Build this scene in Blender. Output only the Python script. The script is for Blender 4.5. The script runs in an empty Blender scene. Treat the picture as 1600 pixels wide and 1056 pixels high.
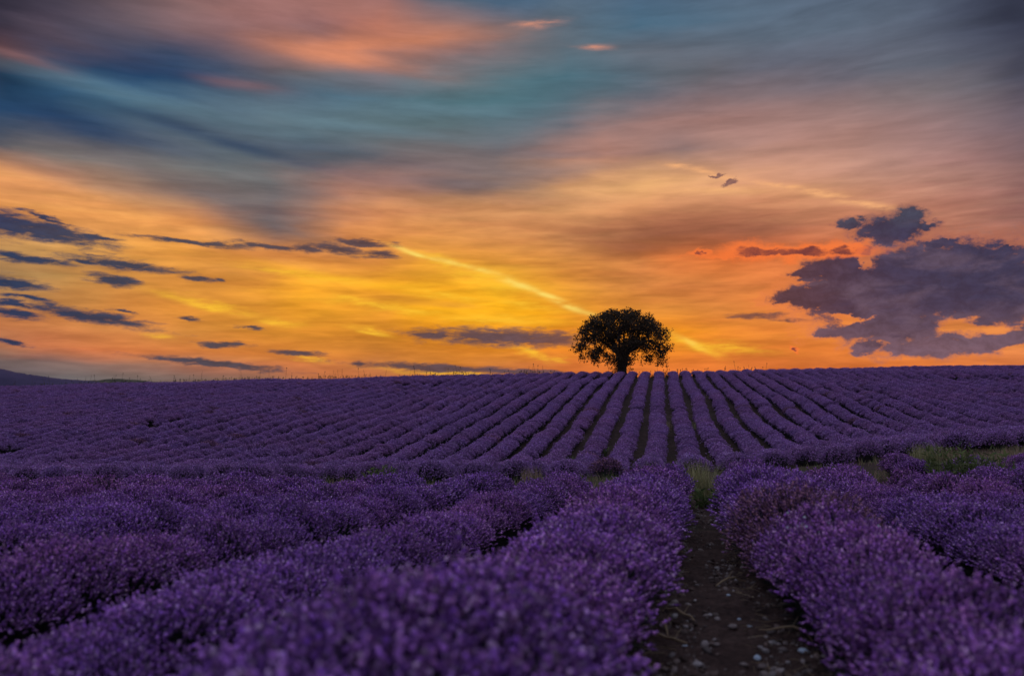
import bpy, math, random
import numpy as np
from mathutils import Vector, noise as mnoise

random.seed(7)
rng = np.random.default_rng(7)
R = math.radians
scene = bpy.context.scene
C = scene.collection

# ---------------------------------------------------------------- camera
FX = 1244.0                      # focal length in photo pixels (1600 wide)
PITCH = math.atan(72.0 / FX)
CAM_Z = 1.2
cam_data = bpy.data.cameras.new("camera")
cam_data.sensor_width = 36.0
cam_data.lens = 36.0 * FX / 1600.0
cam_data.clip_start = 0.05
cam_data.clip_end = 20000.0
cam_data.dof.use_dof = True
cam_data.dof.focus_distance = 19.0
cam_data.dof.aperture_fstop = 1.4
cam = bpy.data.objects.new("camera", cam_data)
C.objects.link(cam)
cam.location = (0, 0, CAM_Z)
cam.rotation_euler = (math.pi / 2 + PITCH, 0, 0)
scene.camera = cam

scene.view_settings.view_transform = 'Standard'
scene.view_settings.look = 'None'
scene.view_settings.exposure = 0.0
scene.view_settings.gamma = 1.0
scene.view_settings.use_curve_mapping = False
scene.cycles.max_bounces = 3
scene.cycles.diffuse_bounces = 2
scene.cycles.use_denoising = True

SUN_EL, SUN_AZ = R(1.5), R(-1.0)     # low behind the thin cloud, straight ahead
AMBIENT = 1.0

def px_dir(px, py):
    xc = (px - 800.0) / FX
    yc = (528.0 - py) / FX
    d = Vector((xc, math.cos(PITCH) - yc * math.sin(PITCH), math.sin(PITCH) + yc * math.cos(PITCH)))
    return d.normalized()

def px_azel(px, py):
    d = px_dir(px, py)
    return math.degrees(math.atan2(d.x, d.y)), math.degrees(math.asin(d.z))

def azel_px(az, el):
    a, e = R(az), R(el)
    d = Vector((math.sin(a) * math.cos(e), math.cos(a) * math.cos(e), math.sin(e)))
    fwd = d.y * math.cos(PITCH) + d.z * math.sin(PITCH)
    up = -d.y * math.sin(PITCH) + d.z * math.cos(PITCH)
    return 800 + FX * d.x / fwd, 528 - FX * up / fwd

def lin(c):
    return tuple((v / 255 / 12.92) if v / 255 <= 0.04045 else ((v / 255 + 0.055) / 1.055) ** 2.4 for v in c)

# ---------------------------------------------------------------- sky (world)
SKY_ROWS = {   # photo row: [(x, rgb) ...]  the broad colours of the evening cloud deck, lens vignette painted into its upper corners
    -60: [(0,(60,58,72)),(400,(120,95,100)),(800,(75,98,125)),(1200,(85,102,125)),(1600,(65,72,92))],
    0: [(0,(45,42,58)),(100,(72,66,82)),(200,(105,90,100)),(300,(140,108,110)),(400,(165,115,110)),(500,(174,115,104)),(600,(155,110,108)),(660,(98,102,118)),(720,(80,100,122)),(800,(68,100,132)),(900,(88,106,126)),(1000,(76,104,132)),(1200,(88,106,130)),(1400,(84,97,118)),(1500,(72,80,102)),(1600,(50,54,74))],
    45: [(0,(48,44,60)),(100,(76,68,86)),(200,(96,86,99)),(300,(128,102,109)),(400,(146,106,109)),(470,(128,98,106)),(540,(160,108,102)),(600,(186,120,102)),(700,(158,118,113)),(800,(120,110,116)),(900,(88,105,122)),(1000,(70,100,124)),(1200,(88,107,127)),(1400,(92,102,122)),(1600,(56,60,80))],
    85: [(0,(115,80,82)),(60,(112,84,92)),(110,(84,76,92)),(180,(62,72,98)),(250,(58,72,102)),(340,(72,80,104)),(400,(130,102,106)),(450,(196,128,102)),(530,(222,140,104)),(600,(184,124,108)),(700,(142,112,113)),(800,(108,108,118)),(900,(86,106,122)),(1000,(100,106,120)),(1100,(104,106,120)),(1200,(98,104,122)),(1400,(96,102,120)),(1600,(64,66,84))],
    112: [(0,(24,46,74)),(100,(30,62,100)),(200,(28,64,106)),(300,(36,64,102)),(400,(70,80,100)),(500,(112,106,112)),(600,(114,105,115)),(700,(104,108,118)),(800,(82,108,122)),(900,(72,108,126)),(1000,(84,105,122)),(1100,(104,105,116)),(1200,(98,99,115)),(1300,(94,98,116)),(1400,(100,106,122)),(1500,(95,100,116)),(1600,(70,72,90))],
    150: [(0,(42,82,114)),(100,(62,104,136)),(200,(80,118,146)),(300,(82,116,142)),(400,(94,114,132)),(500,(78,107,130)),(600,(84,112,130)),(700,(82,118,132)),(800,(76,117,132)),(900,(78,106,122)),(1000,(100,105,120)),(1100,(126,110,118)),(1200,(136,114,118)),(1300,(130,112,118)),(1400,(130,118,125)),(1500,(125,115,122)),(1600,(98,92,106))],
    190: [(0,(36,60,94)),(100,(46,70,104)),(200,(56,80,110)),(300,(74,95,120)),(400,(98,118,132)),(500,(94,114,126)),(600,(90,112,122)),(700,(88,112,122)),(800,(84,108,122)),(880,(96,104,118)),(960,(148,118,118)),(1100,(165,124,119)),(1200,(165,125,121)),(1300,(160,125,122)),(1400,(150,120,122)),(1500,(140,117,122)),(1600,(112,96,108))],
    235: [(0,(92,92,102)),(100,(116,114,116)),(200,(112,112,114)),(300,(98,106,114)),(400,(82,98,114)),(500,(78,96,112)),(600,(106,105,112)),(700,(116,108,112)),(800,(108,106,116)),(860,(150,116,116)),(950,(170,122,114)),(1050,(140,116,118)),(1100,(165,130,124)),(1200,(174,134,126)),(1300,(180,135,125)),(1400,(170,132,128)),(1500,(164,125,124)),(1600,(134,108,114))],
    280: [(0,(238,166,110)),(50,(216,150,112)),(100,(172,132,116)),(200,(140,124,118)),(300,(118,117,118)),(400,(106,112,116)),(470,(130,114,114)),(560,(160,118,110)),(640,(138,108,108)),(740,(112,100,106)),(800,(128,110,110)),(880,(205,150,112)),(1000,(230,174,122)),(1100,(212,156,122)),(1200,(206,150,124)),(1300,(200,150,130)),(1400,(190,145,130)),(1500,(184,138,130)),(1600,(150,114,116))],
    320: [(0,(242,166,96)),(100,(244,170,102)),(200,(206,144,106)),(300,(150,124,115)),(400,(112,108,114)),(450,(120,108,112)),(520,(172,124,106)),(600,(208,146,106)),(700,(204,146,104)),(800,(218,158,110)),(900,(222,162,110)),(1000,(226,160,110)),(1100,(206,146,110)),(1200,(210,146,110)),(1300,(214,154,116)),(1400,(200,140,116)),(1500,(190,134,120)),(1600,(154,114,114))],
    358: [(0,(222,166,104)),(100,(238,170,96)),(200,(246,174,92)),(280,(236,160,92)),(340,(176,126,100)),(400,(122,102,104)),(450,(116,96,102)),(490,(196,132,96)),(560,(224,150,94)),(700,(212,148,96)),(800,(212,148,98)),(900,(194,138,100)),(1000,(160,106,86)),(1100,(150,96,78)),(1200,(160,104,84)),(1300,(190,120,96)),(1400,(184,124,106)),(1500,(180,124,112)),(1600,(150,108,106))],
    400: [(0,(184,152,112)),(100,(194,158,102)),(200,(226,164,86)),(300,(238,168,76)),(380,(206,138,76)),(450,(208,136,78)),(520,(214,142,80)),(600,(228,150,78)),(680,(242,172,66)),(740,(226,152,74)),(800,(216,148,76)),(900,(214,144,80)),(1000,(206,132,80)),(1100,(232,128,68)),(1200,(214,116,70)),(1300,(214,122,78)),(1400,(180,116,100)),(1600,(150,102,104))],
    440: [(0,(170,138,96)),(100,(188,142,86)),(200,(206,146,80)),(300,(216,150,74)),(400,(224,154,68)),(460,(250,180,50)),(530,(238,168,54)),(600,(244,176,46)),(700,(244,178,48)),(780,(252,196,56)),(860,(226,156,62)),(930,(210,140,72)),(1000,(206,132,76)),(1100,(224,140,80)),(1200,(230,140,80)),(1300,(214,124,76)),(1600,(160,104,100))],
    480: [(0,(184,130,86)),(100,(200,140,80)),(200,(216,146,74)),(300,(226,150,64)),(400,(222,152,60)),(500,(236,166,48)),(600,(232,160,54)),(660,(250,184,34)),(760,(255,192,26)),(830,(252,184,32)),(900,(238,168,48)),(960,(220,146,64)),(1100,(220,140,74)),(1200,(230,140,74)),(1300,(228,132,72)),(1600,(210,128,86))],
    515: [(0,(198,126,84)),(100,(206,136,84)),(200,(206,136,80)),(300,(206,140,70)),(400,(212,142,60)),(500,(222,148,54)),(600,(220,146,50)),(700,(238,158,38)),(800,(242,160,40)),(900,(240,154,44)),(1050,(248,160,38)),(1100,(236,146,54)),(1200,(230,140,64)),(1300,(230,140,68)),(1600,(232,150,82))],
    545: [(0,(160,118,98)),(60,(210,130,94)),(100,(220,132,92)),(200,(222,136,84)),(300,(214,134,74)),(400,(212,134,64)),(500,(214,138,60)),(600,(206,132,58)),(700,(212,134,50)),(800,(242,156,40)),(900,(236,142,48)),(1000,(240,146,46)),(1100,(236,142,50)),(1200,(230,136,60)),(1300,(230,136,64)),(1400,(234,140,70)),(1600,(226,140,88))],
    572: [(0,(98,94,106)),(100,(106,99,108)),(200,(128,108,108)),(300,(168,114,98)),(400,(192,122,88)),(500,(212,130,76)),(600,(190,122,78)),(700,(214,136,58)),(800,(204,126,72)),(900,(226,128,62)),(1000,(236,132,58)),(1200,(226,126,64)),(1400,(226,128,66)),(1600,(220,130,76))],
    597: [(0,(96,96,108)),(100,(104,102,112)),(200,(116,110,114)),(300,(126,112,112)),(400,(146,114,106)),(500,(188,116,84)),(600,(186,116,82)),(750,(196,116,74)),(900,(206,114,62)),(1200,(214,116,60)),(1600,(210,122,74))],
}
YS = sorted(SKY_ROWS)
def sky_rgb(px, py):
    px = min(max(px, 0), 1600); py = min(max(py, YS[0]), YS[-1])
    out = []
    for y in YS:
        pts = SKY_ROWS[y]
        out.append([np.interp(px, [p[0] for p in pts], [p[1][k] for p in pts]) for k in range(3)])
    out = np.array(out)
    return tuple(np.interp(py, YS, out[:, k]) for k in range(3))

world = bpy.data.worlds.new("World")
scene.world = world
world.use_nodes = True
wt = world.node_tree
wt.nodes.clear()

class G:
    """small node-graph writer"""
    def __init__(s, tree): s.t = tree
    def new(s, kind, **kw):
        n = s.t.nodes.new(kind)
        for k, v in kw.items(): setattr(n, k, v)
        return n
    def put(s, sock, v):
        if isinstance(v, bpy.types.NodeSocket): s.t.links.new(v, sock)
        else: sock.default_value = v
    def m(s, op, a, b=None, c=None, clamp=False):
        n = s.new('ShaderNodeMath', operation=op, use_clamp=clamp)
        s.put(n.inputs[0], a)
        if b is not None: s.put(n.inputs[1], b)
        if c is not None: s.put(n.inputs[2], c)
        return n.outputs[0]
    def vm(s, op, a, b=None, scale=None):
        n = s.new('ShaderNodeVectorMath', operation=op)
        s.put(n.inputs[0], a)
        if b is not None: s.put(n.inputs[1], b)
        if scale is not None: s.put(n.inputs['Scale'], scale)
        return n.outputs['Value'] if op in ('LENGTH', 'DOT_PRODUCT') else n.outputs[0]
    def comb(s, x, y, z=0.0):
        n = s.new('ShaderNodeCombineXYZ')
        for i, v in enumerate((x, y, z)): s.put(n.inputs[i], v)
        return n.outputs[0]
    def sep(s, v):
        n = s.new('ShaderNodeSeparateXYZ'); s.put(n.inputs[0], v)
        return n.outputs
    def noise(s, v, scale=1.0, detail=5.0, rough=0.55, dist=0.0, color=False):
        n = s.new('ShaderNodeTexNoise', noise_dimensions='3D')
        s.put(n.inputs['Vector'], v)
        n.inputs['Scale'].default_value = scale
        n.inputs['Detail'].default_value = detail
        n.inputs['Roughness'].default_value = rough
        n.inputs['Distortion'].default_value = dist
        return n.outputs['Color' if color else 'Fac']
    def step(s, x, lo, hi, a=0.0, b=1.0, smooth=True):
        n = s.new('ShaderNodeMapRange', interpolation_type='SMOOTHSTEP' if smooth else 'LINEAR')
        s.put(n.inputs[0], x)
        for i, v in enumerate((lo, hi, a, b)): s.put(n.inputs[1 + i], v)
        return n.outputs[0]
    def mix(s, f, a, b, blend='MIX'):
        n = s.new('ShaderNodeMix', data_type='RGBA', blend_type=blend)
        s.put(n.inputs[0], f)
        for i, v in ((6, a), (7, b)):
            s.put(n.inputs[i], v if isinstance(v, bpy.types.NodeSocket) else (*v[:3], 1.0))
        return n.outputs[2]
    def ramp(s, f, stops, interp='LINEAR'):
        n = s.new('ShaderNodeValToRGB')
        n.color_ramp.interpolation = interp
        e = n.color_ramp.elements
        while len(e) < len(stops): e.new(0.5)
        for el, (p, c) in zip(e, stops): el.position = p; el.color = (*c[:3], 1.0)
        s.put(n.inputs[0], f)
        return n.outputs[0]

g = G(wt)
tc = g.new('ShaderNodeTexCoord')
dx, dy, dz = g.sep(tc.outputs['Generated'])
az0 = g.m('MULTIPLY', g.m('ARCTAN2', dx, dy), 57.29578)
el0 = g.m('MULTIPLY', g.m('ARCSINE', dz), 57.29578)
dome = g.comb(az0, el0, 0.0)

def tilt(v, deg, sx, sy):
    n = g.new('ShaderNodeMapping')
    g.put(n.inputs['Vector'], v)
    n.inputs['Rotation'].default_value = (0, 0, R(deg))
    n.inputs['Scale'].default_value = (sx, sy, 1)
    return n.outputs[0]

# wind-drawn distortion of the cloud deck
def push(n, ax, ay):
    """offset along and across the wind from one noise"""
    n = g.m('SUBTRACT', n, .5)
    return g.vm('SCALE', (ax, ay, 0), scale=n)
wide = g.noise(tilt(dome, 8, .045, .14), 1.0, 3, .55)
fine = g.noise(tilt(dome, 10, .15, .62), 1.0, 4, .55)
az1, el1, _ = g.sep(g.vm('ADD', dome, g.vm('ADD', push(wide, 4, 1.5), push(fine, 3.5, -1.0))))
t_az = g.m('DIVIDE', g.m('ADD', az1, 36.0), 72.0, clamp=True)
ELS = [-1, .3, 1.3, 2.3, 3.6, 5.2, 7.0, 8.8, 10.6, 12.4, 14.2, 16.2, 18.2, 19.8, 21.2, 22.8, 24.4, 26.2, 29]
NST = 28
deck = None
for i, e in enumerate(ELS):
    stops = []
    for k in range(NST):
        a = -36 + 72 * k / (NST - 1)
        stops.append((k / (NST - 1), lin(sky_rgb(*azel_px(a, e)))))
    row = g.ramp(t_az, stops)
    deck = row if deck is None else g.mix(g.step(el1, ELS[i - 1], e, smooth=False), deck, row)

# the sky outside the picture: clear dusk sky behind a mauve-blue cloud veil, brightened overhead to light the field
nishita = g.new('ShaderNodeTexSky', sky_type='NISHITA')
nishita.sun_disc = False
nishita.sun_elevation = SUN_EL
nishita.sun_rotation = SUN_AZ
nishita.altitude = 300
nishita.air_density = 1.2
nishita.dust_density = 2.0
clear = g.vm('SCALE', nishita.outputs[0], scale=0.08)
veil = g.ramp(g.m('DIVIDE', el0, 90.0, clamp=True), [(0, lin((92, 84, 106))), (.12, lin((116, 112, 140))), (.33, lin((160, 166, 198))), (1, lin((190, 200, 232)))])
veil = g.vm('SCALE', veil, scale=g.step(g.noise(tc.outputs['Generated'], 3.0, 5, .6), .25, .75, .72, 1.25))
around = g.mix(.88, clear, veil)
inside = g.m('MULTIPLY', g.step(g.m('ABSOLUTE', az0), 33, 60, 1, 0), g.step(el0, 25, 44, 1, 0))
base = deck

def ellipse(v, px, py, a, b, deg=0.0, squared=False):
    """normalised distance from the middle of an elliptical cloud; sizes in photo pixels, turned into degrees of sky"""
    u, w = px_azel(px, py)
    u2, _ = px_azel(px + 10, py); _, w2 = px_azel(px, py - 10)
    sa, sb = a * (u2 - u) / 10, b * (w2 - w) / 10
    c, s_ = math.cos(R(-deg)), math.sin(R(-deg))
    A, B = (c / sa, s_ / sa, 0), (-s_ / sb, c / sb, 0)
    x = g.m('SUBTRACT', g.vm('DOT_PRODUCT', v, A), A[0] * u + A[1] * w)
    y = g.m('SUBTRACT', g.vm('DOT_PRODUCT', v, B), B[0] * u + B[1] * w)
    r2 = g.m('MULTIPLY_ADD', x, x, g.m('MULTIPLY', y, y))
    return r2 if squared else g.m('SQRT', r2)

def field(v, items):
    f = None
    for it in items:
        q = g.m('SUBTRACT', 1.0, ellipse(v, *it))
        f = q if f is None else g.m('MAXIMUM', f, q)
    return f

def glow(v, items):
    f = None
    for it in items:
        r2 = ellipse(v, *(tuple(it) + (0.0,))[:5], squared=True)
        q = g.m('EXPONENT', g.m('MULTIPLY', r2, -1.0))
        f = q if f is None else g.m('MAXIMUM', f, q)
    return f

# the broad bands and patches of the deck
sm_dome = g.vm('ADD', dome, g.vm('ADD', push(wide, 3, 1.2), push(fine, 2.2, -.8)))
feather = g.step(g.noise(tilt(dome, 9, .13, .8), 1.0, 5, .6), .25, .68, .45, 1)
for items, col, k in (
        ([(235, 104, 200, 26, 3), (110, 196, 210, 17, 5), (330, 212, 190, 12, 11)], (30, 58, 96), .72),
        ([(210, 152, 240, 15, 5), (520, 188, 200, 13, 6), (700, 172, 160, 12, 0)], (100, 130, 148), .55),
        ([(520, 240, 220, 15, 6), (760, 296, 130, 13, 4)], (82, 88, 106), .55),
        ([(535, 92, 120, 13, 6), (610, 66, 130, 14, -6)], (226, 142, 104), .65),
        ([(485, 46, 64, 13, 2), (100, 60, 110, 18, 4)], (104, 88, 100), .5),
        ([(30, 90, 60, 8, 8), (388, 132, 60, 9, 3)], (150, 104, 104), .5),
        ([(345, 316, 180, 20, 17), (420, 352, 70, 18, 14)], (104, 102, 112), .72),
        ([(130, 318, 210, 20, 14), (330, 372, 150, 12, 15)], (252, 178, 102), .60),
        ([(1060, 356, 160, 30, 4), (960, 380, 90, 12, 3)], (150, 94, 76), .55),
        ([(985, 292, 170, 13, -3), (1130, 300, 120, 9, 4)], (242, 184, 124), .60),
        ([(868, 272, 100, 15, -3), (880, 245, 80, 8, 0)], (116, 110, 120), .50),
        ([(520, 433, 130, 7, 8), (650, 458, 130, 9, 10), (760, 492, 90, 10, 4)], (255, 190, 46), .65),
        ([(640, 470, 60, 8, 6), (700, 478, 50, 6, 4), (400, 440, 70, 5, 2)], (206, 138, 66), .6)):
    base = g.mix(g.m('MULTIPLY', g.m('MULTIPLY', glow(sm_dome, items), feather), k), base, lin(col))

# streaks and grain of the cloud deck
s1 = g.noise(tilt(dome, 9, .085, .55), 1.0, 6, .58, .5)
s2 = g.noise(tilt(dome, 11, .30, 1.9), 1.0, 4, .55, .3)
low = g.step(el0, 17, 8, .45, 1)
streak = g.m('ADD', g.step(s1, .27, .73, .86, 1.14), g.m('MULTIPLY', low, g.step(s2, .28, .72, -.12, .12)))
base = g.vm('SCALE', base, scale=streak)
s3 = g.noise(tilt(dome, 15, .11, 1.05), 1.0, 5, .55, .4)
base = g.vm('MULTIPLY', base, g.mix(g.m('MULTIPLY', g.step(s3, .36, .66), g.step(el0, 16, 11)), (1.03, 1.0, .94), (.88, .80, .78)))
base = g.vm('MULTIPLY', base, g.mix(g.step(el0, 15, 9), (1, 1, 1), (1.0, .95, .86)))
warm = g.step(g.noise(tilt(dome, 9, .13, .8), 1.3, 5, .6), .35, .75)
base = g.mix(g.m('MULTIPLY', warm, g.m('MULTIPLY', g.step(el0, 14, 2, 0, .20), g.step(g.m('ABSOLUTE', g.m('ADD', az0, 3)), 12, 25, 1, 0))), base, g.vm('MULTIPLY', base, (1.06, 1.08, .75)))

# warped coordinates for single clouds
rag1 = g.noise(g.vm('MULTIPLY', dome, (.8, 1.3, 1)), 1.0, 6, .62)
rag1b = g.noise(g.vm('ADD', g.vm('MULTIPLY', dome, (.5, .9, 1)), (40, 7, 3)), 1.0, 4, .6)
cl_dome = g.vm('ADD', dome, g.vm('ADD', push(rag1, 2.6, .5), push(rag1b, .5, 1.6)))
rag2 = g.noise(g.vm('MULTIPLY', dome, (.40, 1.8, 1)), 1.0, 6, .62)
st_dome = g.vm('ADD', dome, push(rag2, 2.6, .7))

# bright sunlit streaks
gn = g.step(g.noise(tilt(dome, 14, .5, 2.6), 1.0, 6, .65), .34, .62)
gn2 = g.m('ADD', g.m('MULTIPLY', gn, .75), .25)
yel = glow(st_dome, [(760, 436, 75, 13, 17), (700, 410, 60, 7, 15), (330, 476, 62, 7, 13), (1085, 540, 40, 7, 24), (1120, 542, 70, 8, 6), (442, 503, 26, 5, 8), (580, 516, 26, 4, 13),
                     (832, 553, 28, 6, 22), (876, 561, 12, 5, 8), (700, 583, 90, 5, 4), (482, 561, 26, 4, 10), (590, 478, 70, 7, 8), (545, 468, 26, 6, 14), (640, 487, 40, 5, 4), (770, 500, 80, 7, 2), (820, 476, 50, 6, 10), (480, 430, 90, 6, 6), (700, 462, 60, 5, 8), (245, 525, 18, 4, 8)])
base = g.mix(g.m('MULTIPLY', g.m('MULTIPLY', yel, gn2), .75), base, lin((255, 196, 52)))
gn3 = g.step(g.noise(tilt(dome, 17, .40, 1.3), 1.0, 4, .55), .34, .62, .22, 1)
hot = glow(sm_dome, [(650, 396, 34, 3, 17), (722, 417, 46, 4.2, 16), (800, 442, 50, 5, 18), (855, 460, 40, 4, 19), (900, 481, 34, 4, 20), (1078, 536, 24, 3.5, 27)])
base = g.mix(g.m('MULTIPLY', g.m('MULTIPLY', hot, gn3), .80), base, lin((255, 226, 110)))
dash = glow(sm_dome, [(328, 475, 60, 5, 12), (440, 503, 22, 3.5, 8), (580, 516, 26, 3, 13), (830, 552, 26, 4.5, 20), (1085, 540, 34, 5, 22)])
base = g.mix(g.m('MULTIPLY', g.m('MULTIPLY', dash, gn2), .8), base, lin((255, 196, 56)))
pink = glow(sm_dome, [(1065, 263, 34, 5, 9), (1105, 273, 38, 5, 17), (1215, 292, 50, 5, 12), (1280, 305, 55, 6, 12), (1345, 322, 55, 6, 14), (840, 38, 36, 5, -4), (925, 74, 24, 5, 3)])
base = g.mix(g.m('MULTIPLY', g.m('MULTIPLY', pink, gn2), .95), base, g.mix(g.step(el0, 16, 21), lin((246, 178, 122)), lin((216, 146, 120))))

# low dark stratus slips on the left and in the middle
strat = [(62, 358, 110, 16, 11), (10, 350, 70, 20, 6), (75, 341, 40, 5, 17), (150, 371, 40, 4, 4), (300, 378, 90, 4, 3), (420, 385, 60, 5, 3), (481, 389, 20, 8, 0), (530, 390, 34, 9, 8), (569, 380, 44, 5, 4), (592, 398, 28, 6, 3),
         (45, 404, 66, 7, 6), (195, 414, 90, 8, 5), (130, 409, 30, 5, 3), (178, 437, 42, 8, 8), (305, 436, 30, 5, 3), (342, 438, 10, 4, 0), (20, 442, 52, 10, 8), (35, 465, 36, 4, 8), (28, 476, 42, 4, 10), (145, 495, 108, 9, 10), (22, 490, 40, 8, 11), (190, 487, 18, 3, 10),
         (18, 534, 32, 4, 8), (340, 568, 110, 5, 6), (465, 551, 40, 5, 4), (296, 498, 17, 3, 8), (390, 512, 22, 3, 3), (350, 538, 38, 4, 4), (790, 527, 128, 14, 2), (680, 523, 44, 6, 3), (862, 530, 50, 9, 3), (690, 575, 125, 6, 3), (562, 568, 14, 4, 0), (800, 580, 100, 4, 2),
         (1188, 494, 46, 4, 2), (1240, 500, 28, 3, 3)]
strat = [(x_, y_, a_ * 1.12, b_ * 1.1, d_) for x_, y_, a_, b_, d_ in strat]
sf = field(st_dome, strat)
sn = g.noise(tilt(dome, 8, .75, 3.0), 1.0, 7, .66, .4)
smask = g.step(g.m('ADD', sf, g.m('MULTIPLY', g.m('SUBTRACT', sn, .5), 1.9)), -.34, .62)
scol = g.ramp(g.m('DIVIDE', g.m('ADD', az0, 36.0), 72.0, clamp=True), [(.045, lin((24, 50, 84))), (.14, lin((46, 58, 80))), (.22, lin((72, 66, 76))), (.38, lin((84, 66, 72))), (.5, lin((88, 70, 80))), (.62, lin((130, 80, 60))), (1, lin((110, 76, 80)))])
scol = g.vm('SCALE', scol, scale=g.step(sn, .3, .7, .85, 1.25))
base = g.mix(g.m('MULTIPLY', smask, .95), base, scol)

# the cumulus bank on the right
bank = [(1390, 360, 62, 26, 0), (1418, 344, 30, 20, -8), (1330, 347, 26, 9, 0), (1443, 352, 28, 7, 6), (1463, 382, 24, 7, -4), (1465, 422, 185, 50, 0), (1320, 424, 80, 32, 8), (1262, 464, 66, 22, 0), (1264, 428, 34, 12, 0), (1300, 450, 60, 18, 0), (1345, 440, 70, 30, 0),
        (1570, 460, 170, 66, 0), (1380, 470, 140, 54, 0), (1400, 511, 130, 30, 0), (1450, 541, 95, 19, -4), (1300, 519, 26, 13, 0), (1356, 543, 30, 10, 0), (1394, 551, 18, 8, 0), (1530, 540, 70, 18, 0), (1640, 515, 70, 44, 0), (1570, 528, 60, 14, 0), (1350, 392, 16, 7, 0), (1560, 388, 30, 5, 0)]
holes = [(1495, 509, 32, 9, -4), (1553, 512, 24, 9, 4), (1350, 409, 12, 10, 0), (1330, 497, 26, 4, 10), (1590, 545, 24, 6, -10)]
bf = g.m('SUBTRACT', field(cl_dome, bank), g.m('MULTIPLY', glow(cl_dome, holes), 1.2))
bn = g.noise(g.vm('MULTIPLY', dome, (1.0, 1.6, 1)), 1.0, 9, .68, .4)
bn2 = g.noise(g.vm('MULTIPLY', dome, (3.0, 4.2, 1)), 1.0, 4, .6)
bl = g.noise(g.vm('ADD', g.vm('MULTIPLY', dome, (.22, .55, 1)), (11, 5, 2)), 1.0, 5, .6, .5)
bv = g.m('ADD', g.m('ADD', bf, g.m('MULTIPLY', g.m('SUBTRACT', bn, .5), .95)), g.m('MULTIPLY', g.m('SUBTRACT', bn2, .5), .40))
bmask = g.step(bv, -.36, .34)
bcol = g.mix(g.step(az0, 18, 27), lin((84, 60, 72)), lin((58, 58, 86)))
bcol = g.mix(g.step(el0, 9.2, 11.5), bcol, lin((66, 74, 94)))
bcol = g.mix(g.step(el0, 5.4, 1.6, 0, .8), bcol, lin((126, 98, 112)))
bcol = g.mix(g.step(bl, .46, .70, 0, .45), bcol, lin((118, 98, 116)))
bcol = g.mix(g.step(bl, .44, .30, 0, .6), bcol, lin((50, 50, 80)))
bcol = g.mix(g.step(bv, .30, -.05, 0, .45), bcol, lin((170, 108, 98)))
bcol = g.vm('SCALE', bcol, scale=g.step(bn, .32, .68, .72, 1.06))
rim = g.m('MULTIPLY', g.m('MULTIPLY', g.step(bv, -.45, .0), g.step(bv, .30, .0)), g.m('MULTIPLY', g.step(az0, 27, 16, .3, 1), g.step(el0, 11, 9, .1, 1)))
base = g.mix(g.m('MULTIPLY', bmask, .95), base, bcol)
base = g.mix(g.m('MULTIPLY', rim, .62), base, lin((250, 138, 66)))
# small fire-edged clouds left of the bank
fire = [(1180, 392, 40, 10, 2), (1258, 392, 48, 9, 0), (1319, 392, 24, 8, 0), (1225, 397, 90, 5, 1), (1092, 398, 14, 4, 0), (1116, 277, 11, 4, 10), (1142, 285, 12, 5, -24), (1240, 545, 5, 4, -30)]
ff = g.m('ADD', field(cl_dome, fire), g.m('MULTIPLY', g.m('SUBTRACT', bn, .5), 1.0))
frim = g.m('MULTIPLY', g.step(ff, -1.1, .1), g.step(el0, 11.5, 10, .0, 1))
base = g.mix(g.m('MULTIPLY', frim, .8), base, lin((252, 122, 58)))
base = g.mix(g.m('MULTIPLY', g.step(ff, -.05, .55), g.step(bn, .3, .7, .65, .95)), base, g.mix(g.step(el0, 10, 12), lin((104, 54, 58)), lin((110, 76, 84))))

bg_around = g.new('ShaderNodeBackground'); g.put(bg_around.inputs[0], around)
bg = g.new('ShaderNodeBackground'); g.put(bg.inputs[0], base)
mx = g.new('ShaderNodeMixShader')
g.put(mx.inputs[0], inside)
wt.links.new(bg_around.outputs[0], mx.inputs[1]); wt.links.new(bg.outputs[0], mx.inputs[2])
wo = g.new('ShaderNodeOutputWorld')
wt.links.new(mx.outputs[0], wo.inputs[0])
world.cycles.sampling_method = 'MANUAL'
world.cycles.sample_map_resolution = 512

# ---------------------------------------------------------------- sun
sd = bpy.data.lights.new("sun", 'SUN')
sd.energy = 0.12
sd.angle = R(8)
sd.color = (1.0, .62, .32)
sun = bpy.data.objects.new("sun", sd)
C.objects.link(sun)
sdir = Vector((math.sin(SUN_AZ) * math.cos(SUN_EL), math.cos(SUN_AZ) * math.cos(SUN_EL), math.sin(SUN_EL)))
sun.rotation_euler = (-sdir).to_track_quat('-Z', 'Y').to_euler()
sun.location = sdir * 50

# ---------------------------------------------------------------- terrain
PY = np.array([-200, -40, -10, 0, 5, 13.4, 20, 26, 31, 35, 42, 50, 62, 75, 85, 91, 97, 110, 140, 250, 9000.])
PZ = np.array([6, 2.2, .62, 0, -.335, -.9, -1.40, -1.95, -2.42, -2.52, -2.08, -1.38, -.40, .64, 1.38, 1.62, 1.5, .5, -2.2, -6, -6.])
_m = np.gradient(PZ, PY)
def prof(y):
    i = int(np.clip(np.searchsorted(PY, y) - 1, 0, len(PY) - 2))
    h = PY[i + 1] - PY[i]; t = (y - PY[i]) / h
    t = min(max(t, 0), 1)
    return ((2*t**3 - 3*t*t + 1) * PZ[i] + (t**3 - 2*t*t + t) * h * _m[i] + (-2*t**3 + 3*t*t) * PZ[i + 1] + (t**3 - t*t) * h * _m[i + 1])
def ss(x, a, b):
    t = min(max((x - a) / (b - a), 0), 1)
    return t * t * (3 - 2 * t)
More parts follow.
